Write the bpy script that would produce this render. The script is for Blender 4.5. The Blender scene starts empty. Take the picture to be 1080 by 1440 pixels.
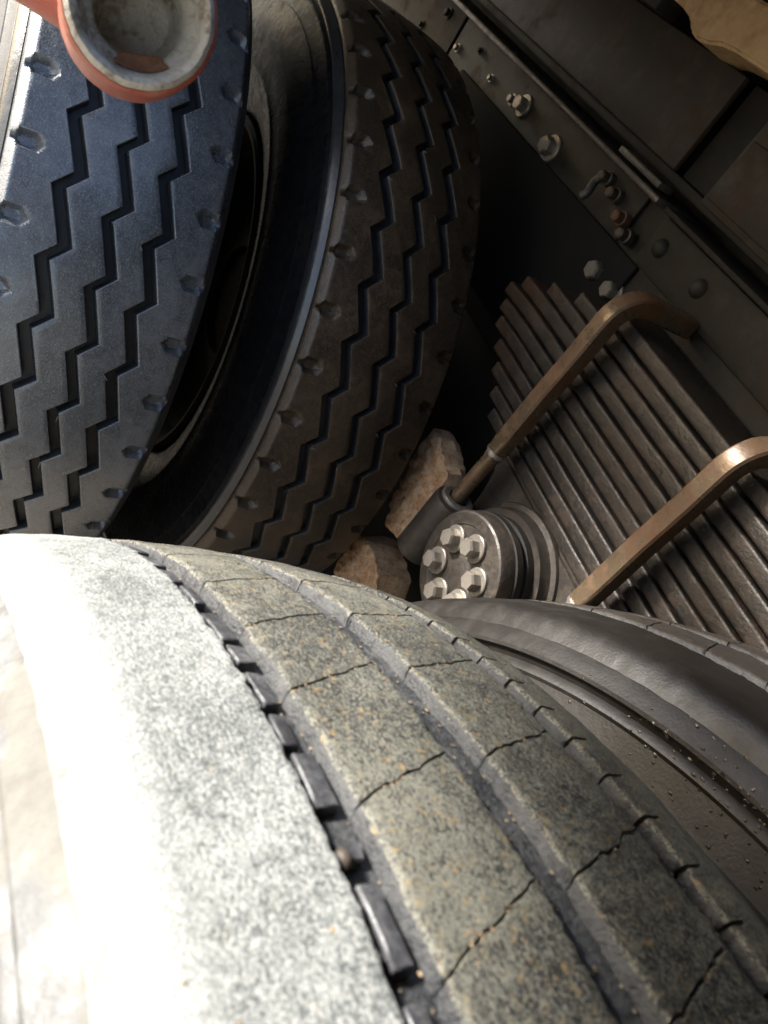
import bpy, bmesh, math, random
from mathutils import Vector, Matrix, noise
random.seed(7)
PI = math.pi
rad = math.radians
scene = bpy.context.scene
col = scene.collection

# ------------------------------------------------------------------ camera
# vehicle axes: X = forward, Y = outward (towards the photographer), Z = up, axle height z = 0
CAM = Vector((-0.58388, 1.19313, 0.68752))
RT = Vector((-0.27951307, -0.81037152, 0.51494704))
UP = Vector((0.73447610, 0.16496530, 0.65827905))
BK = Vector((-0.61839899, 0.56221389, 0.54908855))
cam_d = bpy.data.cameras.new('camera')
cam = bpy.data.objects.new('camera', cam_d)
col.objects.link(cam)
m = Matrix.Identity(4)
for i, v in enumerate((RT, UP, BK)):
    m[0][i], m[1][i], m[2][i] = v
m[0][3], m[1][3], m[2][3] = CAM
cam.matrix_world = m
cam_d.sensor_fit = 'VERTICAL'
cam_d.sensor_height = 36.0
cam_d.lens = 1109.89 / 1440 * 36.0
cam_d.clip_start = 0.01
cam_d.clip_end = 400
cam_d.dof.use_dof = True
cam_d.dof.focus_distance = 0.62
cam_d.dof.aperture_fstop = 16.0
scene.camera = cam

# ------------------------------------------------------------------ sky, sun, exposure
SUN = Vector((0.58, 0.75, 0.45)).normalized()      # direction towards the sun
world = bpy.data.worlds.new('World')
scene.world = world
world.use_nodes = True
wn = world.node_tree
bg = wn.nodes['Background']
sky = wn.nodes.new('ShaderNodeTexSky')
sky.sky_type = 'NISHITA'
sky.sun_disc = False
sky.sun_elevation = math.asin(SUN.z)
sky.sun_rotation = math.atan2(SUN.x, SUN.y)
sky.dust_density = 2.0
wn.links.new(sky.outputs[0], bg.inputs[0])
bg.inputs[1].default_value = 0.13
sl = bpy.data.lights.new('sun', 'SUN')
sl.energy = 5.0
sl.angle = rad(9)
sl.color = (1.0, 0.975, 0.94)
so = bpy.data.objects.new('sun', sl)
col.objects.link(so)
so.rotation_euler = SUN.to_track_quat('Z', 'Y').to_euler()
so.location = (1, 4, 3)
vs = scene.view_settings
vs.view_transform = 'Standard'
vs.look = 'None'
vs.gamma = 1.0
vs.use_curve_mapping = False
vs.exposure = 1.75
scene.render.engine = 'CYCLES'

# ------------------------------------------------------------------ helpers
def tag(o, label, cat=None, group=None, kind=None):
    if label: o['label'] = label
    if cat: o['category'] = cat
    if group: o['group'] = group
    if kind: o['kind'] = kind
    return o

def empty(name, loc=(0, 0, 0)):
    o = bpy.data.objects.new(name, None)
    o.empty_display_size = 0.05
    o.location = loc
    col.objects.link(o)
    return o

def link(name, me, mat, parent=None, sharp=40):
    if mat is not None and not me.materials: me.materials.append(mat)
    o = bpy.data.objects.new(name, me)
    col.objects.link(o)
    if parent is not None: o.parent = parent
    return o

def mesh(name, vs_, fs, sharp=40, smooth=True):
    me = bpy.data.meshes.new(name)
    me.from_pydata([tuple(v) for v in vs_], [], fs)
    bm = bmesh.new(); bm.from_mesh(me)
    bmesh.ops.recalc_face_normals(bm, faces=bm.faces)
    bm.to_mesh(me); bm.free()
    if smooth:
        me.shade_smooth()
        me.set_sharp_from_angle(angle=rad(sharp))
    me.update()
    return me

def from_bm(name, bm, sharp=35, smooth=True):
    bmesh.ops.recalc_face_normals(bm, faces=bm.faces)
    me = bpy.data.meshes.new(name)
    bm.to_mesh(me); bm.free()
    if smooth:
        me.shade_smooth(); me.set_sharp_from_angle(angle=rad(sharp))
    return me

def box_bm(x0, x1, y0, y1, z0, z1, bev=0.0, seg=2, bm=None):
    own = bm is None
    if own: bm = bmesh.new()
    vsn = [bm.verts.new((x, y, z)) for x in (x0, x1) for y in (y0, y1) for z in (z0, z1)]
    f = [(0, 1, 3, 2), (4, 6, 7, 5), (0, 4, 5, 1), (2, 3, 7, 6), (0, 2, 6, 4), (1, 5, 7, 3)]
    fc = [bm.faces.new([vsn[i] for i in q]) for q in f]
    if bev > 0:
        es = list({e for q in fc for e in q.edges})
        bmesh.ops.bevel(bm, geom=es, offset=bev, segments=seg, profile=0.5, affect='EDGES')
    return bm

def box(name, x0, x1, y0, y1, z0, z1, mat, parent=None, bev=0.0015, seg=2):
    return link(name, from_bm(name, box_bm(x0, x1, y0, y1, z0, z1, bev, seg)), mat, parent)

def lathe_me(name, prof, seg=64, axis='Y', c=(0, 0, 0), sharp=35, closed=True, rough=0.0):
    """prof = list of (t along axis, radius)"""
    vv, ff = [], []
    n = len(prof)
    for i in range(seg):
        a = 2 * PI * i / seg
        for t, r in prof:
            if rough and r > 0: r = r + rough * noise.noise(Vector((math.cos(a) * 6, math.sin(a) * 6, t * 60)))
            u, w = r * math.cos(a), r * math.sin(a)
            if axis == 'Y': q = (c[0] + u, c[1] + t, c[2] + w)
            elif axis == 'Z': q = (c[0] + u, c[1] + w, c[2] + t)
            else: q = (c[0] + t, c[1] + u, c[2] + w)
            vv.append(q)
    for i in range(seg):
        j = (i + 1) % seg
        for k in range(n - 1):
            ff.append((i * n + k, j * n + k, j * n + k + 1, i * n + k + 1))
        if closed: ff.append((i * n + n - 1, j * n + n - 1, j * n, i * n))
    me = mesh(name, vv, ff, sharp)
    bm = bmesh.new(); bm.from_mesh(me)
    bmesh.ops.remove_doubles(bm, verts=bm.verts, dist=1e-6)
    bmesh.ops.recalc_face_normals(bm, faces=bm.faces)
    bm.to_mesh(me); bm.free()
    me.shade_smooth(); me.set_sharp_from_angle(angle=rad(sharp))
    return me

def tube_me(name, pts, radii, seg=20, sharp=40, squash=None):
    """swept tube through pts; radii list or float; squash(i) -> superellipse exponent for section"""
    if not isinstance(radii, (list, tuple)): radii = [radii] * len(pts)
    pts = [Vector(q) for q in pts]
    vv, ff = [], []
    n = len(pts)
    t0 = (pts[1] - pts[0]).normalized()
    ref = Vector((0, 1, 0)) if abs(t0.y) < 0.8 else Vector((1, 0, 0))
    nrm = (ref - t0 * ref.dot(t0)).normalized()
    for i in range(n):
        t = (pts[min(i + 1, n - 1)] - pts[max(i - 1, 0)]).normalized()
        nrm = (nrm - t * nrm.dot(t)).normalized()
        b = t.cross(nrm)
        for k in range(seg):
            a = 2 * PI * k / seg
            ca, sa = math.cos(a), math.sin(a)
            e = squash(i) if squash else 2.0
            rr = (abs(ca) ** e + abs(sa) ** e) ** (-1 / e)
            vv.append(pts[i] + (nrm * ca + b * sa) * (radii[i] * rr))
    for i in range(n - 1):
        for k in range(seg):
            l = (k + 1) % seg
            ff.append((i * seg + k, i * seg + l, (i + 1) * seg + l, (i + 1) * seg + k))
    ff.append(tuple(range(seg)))
    ff.append(tuple(range((n - 1) * seg, n * seg)))
    return mesh(name, vv, ff, sharp)

def fnoise(x, y=0.0, z=0.0, o=3):
    return noise.fractal(Vector((x, y, z)), 1.0, 2.0, o)

# ------------------------------------------------------------------ materials
class NT:
    def __init__(s, name):
        s.m = bpy.data.materials.new(name); s.m.use_nodes = True
        s.t = s.m.node_tree
        s.b = s.t.nodes['Principled BSDF']
        s.co = s.t.nodes.new('ShaderNodeTexCoord').outputs['Object']
    def val(s, sock, v):
        if hasattr(v, 'is_output'): s.t.links.new(v, sock)
        else: sock.default_value = v
    def noise(s, scale, detail=4, rough=0.6, w=None, co=None):
        n = s.t.nodes.new('ShaderNodeTexNoise')
        n.inputs['Scale'].default_value = scale; n.inputs['Detail'].default_value = detail
        n.inputs['Roughness'].default_value = rough
        s.t.links.new(co or s.co, n.inputs['Vector'])
        return n.outputs['Fac']
    def vor(s, scale, feature='F1', co=None):
        n = s.t.nodes.new('ShaderNodeTexVoronoi'); n.feature = feature
        n.inputs['Scale'].default_value = scale
        s.t.links.new(co or s.co, n.inputs['Vector'])
        return n.outputs['Distance']
    def map(s, scale=(1, 1, 1), loc=(0, 0, 0)):
        n = s.t.nodes.new('ShaderNodeMapping')
        n.inputs['Scale'].default_value = scale; n.inputs['Location'].default_value = loc
        s.t.links.new(s.co, n.inputs['Vector'])
        return n.outputs[0]
    def ramp(s, f, a, b, lo=0.0, hi=1.0):
        n = s.t.nodes.new('ShaderNodeMapRange'); n.clamp = True
        n.interpolation_type = 'SMOOTHSTEP'
        s.val(n.inputs[0], f)
        n.inputs[1].default_value = a; n.inputs[2].default_value = b
        n.inputs[3].default_value = lo; n.inputs[4].default_value = hi
        return n.outputs[0]
    def math(s, op, a, b=0.0):
        n = s.t.nodes.new('ShaderNodeMath'); n.operation = op
        s.val(n.inputs[0], a); s.val(n.inputs[1], b)
        return n.outputs[0]
    def mix(s, f, a, b):
        n = s.t.nodes.new('ShaderNodeMix'); n.data_type = 'RGBA'
        s.val(n.inputs[0], f)
        s.val(n.inputs[6], a if hasattr(a, 'is_output') else (*a, 1))
        s.val(n.inputs[7], b if hasattr(b, 'is_output') else (*b, 1))
        return n.outputs[2]
    def bump(s, h, dist, strength=1.0, nrm=None):
        n = s.t.nodes.new('ShaderNodeBump')
        n.inputs['Strength'].default_value = strength; n.inputs['Distance'].default_value = dist
        s.t.links.new(h, n.inputs['Height'])
        if nrm is not None: s.t.links.new(nrm, n.inputs['Normal'])
        return n.outputs[0]
    def out(s, colr, rough, nrm=None, metal=0.0, spec=0.5):
        s.val(s.b.inputs['Base Color'], colr if hasattr(colr, 'is_output') else (*colr, 1))
        s.val(s.b.inputs['Roughness'], rough)
        s.val(s.b.inputs['Metallic'], metal)
        s.b.inputs['Specular IOR Level'].default_value = spec
        if nrm is not None: s.t.links.new(nrm, s.b.inputs['Normal'])
        return s.m

def worn_tread_mat(name, dust=(0.30, 0.295, 0.265), tan=(0.27, 0.19, 0.09), lo=0.40, hi=0.60, tanamt=0.5, dark=(0.024, 0.025, 0.025), shift=0.0, edge=None):
    n = NT(name)
    wrp = n.noise(90, 3, 0.6)
    sp = n.noise(1150, 4, 0.7)
    sc = n.noise(420, 4, 0.65, co=n.map((1.0, 2.6, 1.0), (shift, 0, 0)))      # scuffs along the tread
    md = n.noise(150, 6, 0.72)
    big = n.noise(17, 4, 0.6)
    f = n.math('ADD', n.math('MULTIPLY', sp, 0.45), n.math('MULTIPLY', sc, 0.25))
    f = n.math('ADD', f, n.math('MULTIPLY', md, 0.16))
    f = n.math('ADD', f, n.math('MULTIPLY', big, 0.14))
    f = n.ramp(f, lo, hi)
    c = n.mix(f, dark, dust)
    tn = n.math('MULTIPLY', n.ramp(n.noise(330, 4, 0.65, co=n.map((1, 1, 1), (3.1, 1.7, 0.4))), 0.54, 0.68), n.ramp(wrp, 0.40, 0.62))
    c = n.mix(n.math('MULTIPLY', tn, tanamt), c, tan)
    c = n.mix(n.ramp(md, 0.56, 0.74, 0, 0.6), c, (0.045, 0.05, 0.05))
    sx = n.t.nodes.new('ShaderNodeSeparateXYZ'); n.t.links.new(n.co, sx.inputs[0])
    yy = n.math('ADD', n.math('ABSOLUTE', sx.outputs['Y']), n.math('MULTIPLY', n.math('SUBTRACT', md, 0.5), 0.03))
    c = n.mix(n.ramp(yy, 0.086, 0.100, 0, 0.75), c, n.mix(n.ramp(sp, 0.35, 0.65, 0.3, 1), dark, dust))
    if edge: c = n.mix(n.ramp(yy, 0.102, 0.118, 0, 0.8), c, n.mix(n.ramp(n.noise(45, 6, 0.7), 0.36, 0.64), (0.085, 0.087, 0.085), edge))
    bn = n.bump(sp, 0.0006, 0.6)
    bn = n.bump(md, 0.0014, 0.5, bn)
    return n.out(c, n.ramp(sp, 0.3, 0.7, 0.55, 0.85), bn, spec=0.4)

def rubber_mat(name, base=(0.018, 0.019, 0.021), dust=(0.14, 0.14, 0.135), amt=0.35, rough=(0.30, 0.55), scale=1.0, bumpd=0.0006, grain=0.60):
    n = NT(name)
    big = n.noise(9 * scale, 5, 0.6)
    mid = n.noise(70 * scale, 5, 0.65)
    fine = n.noise(520, 4, 0.6)
    scr = n.noise(60, 4, 0.6, co=n.map((8, 0.6, 2), (1, 2, 3)))
    f = n.ramp(n.math('ADD', n.math('MULTIPLY', big, 0.55), n.math('MULTIPLY', mid, 0.45)), 0.42, 0.68, 0.02, amt)
    c = n.mix(f, base, dust)
    c = n.mix(n.ramp(fine, grain, grain + 0.14, 0, amt * (0.8 if grain > 0.58 else 1.3)), c, dust)
    c = n.mix(n.ramp(scr, 0.66, 0.74, 0, amt * 0.5), c, dust)
    bn = n.bump(fine, bumpd, 0.6)
    bn = n.bump(mid, 0.001, 0.35, bn)
    r = n.ramp(n.math('ADD', n.math('MULTIPLY', mid, 0.6), n.math('MULTIPLY', f, 0.6)), 0.2, 0.7, rough[0], rough[1])
    return n.out(c, r, bn, spec=0.5)

def metal_mat(name, base, rust, amt=(0.45, 0.65), rough=(0.35, 0.65), metal=0.6, scale=40, bumpd=0.0006, dust=None, dustamt=0.4):
    n = NT(name)
    a = n.noise(scale, 6, 0.65)
    b = n.noise(scale * 6, 4, 0.6)
    f = n.ramp(n.math('ADD', n.math('MULTIPLY', a, 0.7), n.math('MULTIPLY', b, 0.3)), amt[0], amt[1])
    c = n.mix(f, base, rust)
    if dust:
        c = n.mix(n.ramp(n.noise(scale * 2.2, 6, 0.7, co=n.map((1, 1, 1), (5, 2, 9))), 0.45, 0.7, 0, dustamt), c, dust)
    bn = n.bump(b, bumpd, 0.6)
    bn = n.bump(a, bumpd * 2, 0.35, bn)
    return n.out(c, n.ramp(f, 0, 1, rough[0], rough[1]), bn, metal=n.ramp(f, 0, 1, metal, metal * 0.2))

M = {}
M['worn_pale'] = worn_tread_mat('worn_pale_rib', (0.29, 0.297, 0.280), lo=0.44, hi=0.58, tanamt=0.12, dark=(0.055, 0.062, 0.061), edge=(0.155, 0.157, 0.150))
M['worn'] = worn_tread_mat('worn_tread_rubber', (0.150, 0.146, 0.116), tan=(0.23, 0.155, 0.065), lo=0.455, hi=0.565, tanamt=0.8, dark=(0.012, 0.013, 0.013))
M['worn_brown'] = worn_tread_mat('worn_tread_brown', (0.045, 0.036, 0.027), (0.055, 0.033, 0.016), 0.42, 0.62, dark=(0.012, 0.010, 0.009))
M['sidewall_dusty'] = rubber_mat('dusty_sidewall', (0.10, 0.10, 0.098), (0.50, 0.47, 0.41), 0.85, (0.5, 0.75), 1.6, 0.0009)
def patchy_sidewall():
    n = NT('patchy_sidewall')
    big = n.noise(16, 5, 0.62)
    fine = n.noise(420, 4, 0.65)
    mid = n.noise(60, 5, 0.65)
    c = n.mix(n.ramp(mid, 0.35, 0.65, 0.1, 1.0), (0.060, 0.061, 0.061), (0.125, 0.126, 0.121))
    c = n.mix(n.ramp(big, 0.53, 0.57, 0, 0.45), c, (0.10, 0.088, 0.062))  # sharp-edged beige patches over the grey
    c = n.mix(n.ramp(n.noise(30, 4, 0.6, co=n.map((1, 1, 1), (4, 8, 1))), 0.56, 0.62, 0, 0.7), c, (0.036, 0.037, 0.036))
    c = n.mix(n.ramp(fine, 0.55, 0.7, 0, 0.5), c, (0.10, 0.10, 0.095))
    bn = n.bump(fine, 0.0007, 0.6)
    bn = n.bump(mid, 0.0015, 0.4, bn)
    return n.out(c, n.ramp(big, 0.45, 0.6, 0.5, 0.75), bn)
M['sidewall_dusty'] = patchy_sidewall()
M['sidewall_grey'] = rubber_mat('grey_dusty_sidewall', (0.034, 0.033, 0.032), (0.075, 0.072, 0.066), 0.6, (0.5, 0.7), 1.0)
M['sidewall_dark'] = rubber_mat('dark_sidewall', (0.0105, 0.0092, 0.0082), (0.021, 0.0175, 0.014), 0.5, (0.40, 0.58), 0.8, 0.0003)  # dark brown rubber, tuned down for the inner rear wheel
M['sidewall_dark'].node_tree.nodes['Principled BSDF'].inputs['Specular IOR Level'].default_value = 0.3
M['floor_black'] = rubber_mat('groove_black', (0.010, 0.010, 0.011), (0.03, 0.03, 0.03), 0.4, (0.4, 0.6), 2)
M['groove_wall'] = rubber_mat('groove_wall_rubber', (0.020, 0.021, 0.023), (0.06, 0.06, 0.06), 0.4, (0.3, 0.5), 2)
M['groove'] = rubber_mat('groove_dust', (0.014, 0.015, 0.017), (0.11, 0.11, 0.105), 0.55, (0.5, 0.8), 3.5, 0.0022)
M['rubber'] = rubber_mat('black_rubber', (0.062, 0.066, 0.073), (0.25, 0.26, 0.27), 0.36, (0.25, 0.5), 1.0, 0.0012, 0.50)
_b = M['rubber'].node_tree.nodes['Principled BSDF']
_b.inputs['Coat Weight'].default_value = 0.8; _b.inputs['Coat Roughness'].default_value = 0.25; _b.inputs['Coat IOR'].default_value = 1.7
M['railedge'] = metal_mat('bright_rail_edge', (0.09, 0.082, 0.072), (0.035, 0.027, 0.018), (0.42, 0.6), (0.28, 0.5), 0.5, 60)  # worn edge; its highlight is put into a lighter colour than the rail
M['rubber_mud'] = rubber_mat('muddy_black_rubber', (0.028, 0.021, 0.015), (0.13, 0.080, 0.042), 0.55, (0.28, 0.55), 1.6, 0.0010, 0.52)
M['casing'] = rubber_mat('black_sidewall', (0.008, 0.008, 0.009), (0.03, 0.026, 0.022), 0.35, (0.22, 0.48))
M['casing'].node_tree.nodes['Principled BSDF'].inputs['Specular IOR Level'].default_value = 0.05
M['band'] = rubber_mat('glossy_band_rubber', (0.020, 0.021, 0.023), (0.06, 0.06, 0.06), 0.3, (0.14, 0.32), 1.0, 0.0003)
M['ejector'] = rubber_mat('smooth_black_rubber', (0.03, 0.03, 0.033), (0.16, 0.16, 0.16), 0.5, (0.35, 0.55), 4)
M['rim'] = metal_mat('rim_paint', (0.010, 0.009, 0.008), (0.018, 0.012, 0.008), (0.5, 0.7), (0.6, 0.85), 0.0, 30, 0.0006, (0.02, 0.016, 0.012))
M['rim'].node_tree.nodes['Principled BSDF'].inputs['Specular IOR Level'].default_value = 0.12
M['spring'] = metal_mat('spring_steel', (0.025, 0.022, 0.019), (0.030, 0.017, 0.010), (0.42, 0.66), (0.42, 0.66), 0.35, 35, 0.0014, (0.043, 0.034, 0.025), 0.5)
_n = NT.__new__(NT); _n.m = M['spring']; _n.t = _n.m.node_tree; _n.b = _n.t.nodes['Principled BSDF']
_n.co = _n.t.nodes.new('ShaderNodeTexCoord').outputs['Object']
_sx = _n.t.nodes.new('ShaderNodeSeparateXYZ'); _n.t.links.new(_n.co, _sx.inputs[0])
_old = _n.b.inputs['Base Color'].links[0].from_socket
_f = _n.math('ADD', _sx.outputs['X'], _n.math('MULTIPLY', _n.math('SUBTRACT', _n.noise(28, 5, 0.65), 0.5), 0.22))
_n.t.links.new(_n.mix(_n.ramp(_f, 0.20, 0.32, 0, 0.75), _old, (0.060, 0.031, 0.016)), _n.b.inputs['Base Color'])
M['ubolt'] = metal_mat('rusty_bolt_steel', (0.125, 0.094, 0.060), (0.095, 0.044, 0.020), (0.40, 0.58), (0.24, 0.5), 0.45, 16, 0.001, (0.19, 0.14, 0.085), 0.4)
M['steel'] = metal_mat('bare_steel', (0.42, 0.40, 0.37), (0.22, 0.16, 0.11), (0.5, 0.7), (0.28, 0.6), 0.75, 120, 0.0004)
M['hub'] = metal_mat('greasy_cast_hub', (0.042, 0.037, 0.032), (0.034, 0.023, 0.015), (0.4, 0.65), (0.42, 0.65), 0.4, 50, 0.0007, (0.085, 0.067, 0.048), 0.5)
M['bolt'] = metal_mat('zinc_bolt', (0.26, 0.235, 0.20), (0.12, 0.085, 0.055), (0.45, 0.7), (0.3, 0.55), 0.55, 160, 0.0004)
M['rail'] = metal_mat('rail_paint', (0.013, 0.012, 0.0105), (0.026, 0.018, 0.011), (0.45, 0.7), (0.62, 0.8), 0.05, 18, 0.0006, (0.036, 0.029, 0.021), 0.45)
M['rail'].node_tree.nodes['Principled BSDF'].inputs['Specular IOR Level'].default_value = 0.25
M['nearblack'] = metal_mat('near_black', (0.011, 0.010, 0.009), (0.02, 0.015, 0.011), (0.5, 0.75), (0.8, 0.95), 0.0, 20, 0.0005)  # only for the added sheet that darkens part of the rail
_b = M['nearblack'].node_tree.nodes['Principled BSDF']; _b.inputs['Specular IOR Level'].default_value = 0.08
M['subframe'] = metal_mat('dusty_subframe_paint', (0.030, 0.0255, 0.020), (0.040, 0.025, 0.0145), (0.45, 0.7), (0.45, 0.7), 0.1, 12, 0.0006, (0.065, 0.05, 0.036), 0.5)
M['subframe'].node_tree.nodes['Principled BSDF'].inputs['Specular IOR Level'].default_value = 0.2
M['tan'] = metal_mat('tan_dust', (0.42, 0.28, 0.13), (0.26, 0.15, 0.065), (0.42, 0.7), (0.6, 0.85), 0.0, 14, 0.001, (0.5, 0.36, 0.2), 0.4)
M['redpaint'] = metal_mat('red_paint', (0.34, 0.075, 0.045), (0.30, 0.14, 0.09), (0.5, 0.7), (0.4, 0.7), 0.0, 40, 0.0005, (0.4, 0.28, 0.2), 0.35)
M['pipe_in'] = metal_mat('pale_cast_metal', (0.44, 0.42, 0.37), (0.20, 0.155, 0.105), (0.46, 0.62), (0.35, 0.65), 0.15, 70, 0.0014, (0.55, 0.52, 0.46), 0.6)
M['rust'] = metal_mat('rust', (0.13, 0.05, 0.02), (0.24, 0.11, 0.05), (0.4, 0.65), (0.7, 0.9), 0.0, 90, 0.001)
M['rust_dark'] = metal_mat('dark_rust', (0.06, 0.026, 0.012), (0.09, 0.042, 0.02), (0.4, 0.65), (0.6, 0.85), 0.1, 90, 0.001)
M['mud'] = metal_mat('caked_mud', (0.50, 0.33, 0.19), (0.30, 0.145, 0.06), (0.40, 0.64), (0.8, 0.95), 0.0, 60, 0.003, (0.56, 0.42, 0.28), 0.5)
M['dirt'] = metal_mat('tan_dirt', (0.26, 0.195, 0.12), (0.15, 0.10, 0.055), (0.4, 0.65), (0.85, 0.95), 0.0, 200, 0.001)
M['hose'] = rubber_mat('hose_rubber', (0.02, 0.02, 0.02), (0.09, 0.075, 0.06), 0.5, (0.35, 0.6), 3)
M['ground'] = metal_mat('dry_earth', (0.25, 0.215, 0.17), (0.17, 0.14, 0.105), (0.4, 0.65), (0.9, 0.97), 0.0, 3, 0.01, (0.30, 0.26, 0.205), 0.5)

# ------------------------------------------------------------------ tyres
R = 0.54
DEPTH = 0.014
S2 = 1.3648 / 2

def crown(y): return R - 0.7 * y * y

# casing profile (y relative to tyre centre, radius), outboard side; mirrored for inboard
SIDE = [(0.1085, 0.5205), (0.1115, 0.5195), (0.1150, 0.5168), (0.1200, 0.5115), (0.1235, 0.5075), (0.1240, 0.5050), (0.1205, 0.5030), (0.1195, 0.4985),
        (0.1235, 0.4955), (0.1245, 0.4935), (0.1240, 0.4910), (0.1300, 0.4720), (0.1312, 0.4700), (0.1325, 0.4695), (0.1345, 0.4620), (0.1405, 0.4450),
        (0.1455, 0.4250), (0.1470, 0.4000), (0.1450, 0.3780), (0.1460, 0.3750), (0.1455, 0.3720), (0.1400, 0.3500), (0.1300, 0.3250), (0.1180, 0.3060), (0.1150, 0.2960)]

def casing_mesh(name):
    fl = [(y, crown(y) - DEPTH) for y in (-0.1075, -0.09, -0.06, -0.03, 0, 0.03, 0.06, 0.09, 0.1075)]
    prof = [(-y, r) for y, r in reversed(SIDE)] + fl + SIDE
    return lathe_me(name, prof, 360, 'Y', sharp=28, closed=False)

def rim_mesh(name):
    prof = [(0.1150, 0.2990), (0.1230, 0.3010), (0.1280, 0.2960), (0.1260, 0.2890), (0.1150, 0.2830), (0.1000, 0.2790), (0.06, 0.270), (0.02, 0.262), (-0.06, 0.262),
            (-0.1000, 0.2790), (-0.1150, 0.2830), (-0.1260, 0.2890), (-0.1280, 0.2960), (-0.1230, 0.3010), (-0.1150, 0.2990),
            (-0.10, 0.288), (-0.05, 0.270), (0.03, 0.270), (0.10, 0.288)]
    return lathe_me(name, prof, 128, 'Y', sharp=40, closed=True)

def disc_mesh(name, y):
    prof = [(y, 0.2625), (y - 0.03, 0.22), (y - 0.035, 0.16), (y - 0.03, 0.10), (y - 0.04, 0.10), (y - 0.045, 0.16), (y - 0.04, 0.225), (y - 0.012, 0.2625)]
    return lathe_me(name, prof, 96, 'Y', sharp=40, closed=True)

def thetas(fine0, fine1, fine, coarse, extra=()):
    out = []
    t = -180.0
    while t < 180.0 - 1e-6:
        out.append(t)
        t += fine if fine0 - 1e-6 <= t < fine1 - 1e-6 else coarse
    lo, hi = -180.0, 180.0
    out += [e for e in extra if lo < e < hi]
    out = sorted(set(round(a, 3) for a in out))
    res = [out[0]]
    for a in out[1:]:
        if a - res[-1] > 0.02: res.append(a)
    return res

def wall_slots(me, nc, walls):
    for k, pl in enumerate(me.polygons):
        if k % (nc - 1) in walls: pl.material_index = 1
    return me

def ring_grid(name, ths, colfun, s, wrap=True, ends=None, sharp=40, walls=()):
    """colfun(theta_deg) -> list of (y, r); s = +1 rear type, -1 front type"""
    vv, ff, rows = [], [], []
    for th in ths:
        cs = colfun(th)
        rows.append(cs)
    n = len(rows[0])
    def put(th, cs):
        a = rad(th)
        for y, r in cs: vv.append((s * r * math.sin(a), y, r * math.cos(a)))
    ths = list(ths)
    if ends:
        rows = [[(y, ends) for y, r in rows[0]], [(y, r - 0.0009) for y, r in rows[0]]] + rows[:] + [[(y, r - 0.0009) for y, r in rows[-1]], [(y, ends) for y, r in rows[-1]]]
        ths = [ths[0] - 0.09, ths[0] - 0.08] + ths + [ths[-1] + 0.08, ths[-1] + 0.09]
    for th, cs in zip(ths, rows): put(th, cs)
    k = len(rows)
    for i in range(k if wrap else k - 1):
        j = (i + 1) % k
        for c in range(n - 1):
            ff.append((i * n + c, j * n + c, j * n + c + 1, i * n + c + 1))
    return wall_slots(mesh(name, vv, ff, sharp), n, walls)

# --- block-patterned ribs with saw-tooth grooves (the two tyres ahead)
PITCH = 360 / 46
ZA = 0.0092
def saw(th, ph):
    u = ((th - ph) / PITCH) % 1.0
    j = 0.245
    return -ZA + 2 * ZA * (u / j) if u < j else ZA - 2 * ZA * ((u - j) / (1 - j))
FG = [(0.0520, 46.2, 0.0140), (0.0010, 47.8, 0.0120), (-0.0460, 49.1, 0.0138)]   # groove centre, phase, width
def breaks(ph):
    b = []
    for k in range(-60, 60):
        b += [ph + k * PITCH, ph + (k + 0.245) * PITCH]
    return b

def rib_cols(yl, yr, nu, bev, rfun, depth=DEPTH - 0.0005, slope=0.0014):
    """columns from yl (higher y) to yr (lower y)"""
    f = lambda y: rfun(y)
    out = [(yl + slope, f(yl) - depth), (yl, f(yl) - bev), (yl - bev * 0.35, f(yl) - bev * 0.3), (yl - bev, f(yl))]
    for i in range(1, nu):
        y = yl - bev + (yr + bev - yl + bev) * i / nu
        out.append((y, f(y)))
    out += [(yr + bev, f(yr)), (yr + bev * 0.35, f(yr) - bev * 0.3), (yr, f(yr) - bev), (yr - slope, f(yr) - depth)]
    return out

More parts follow.
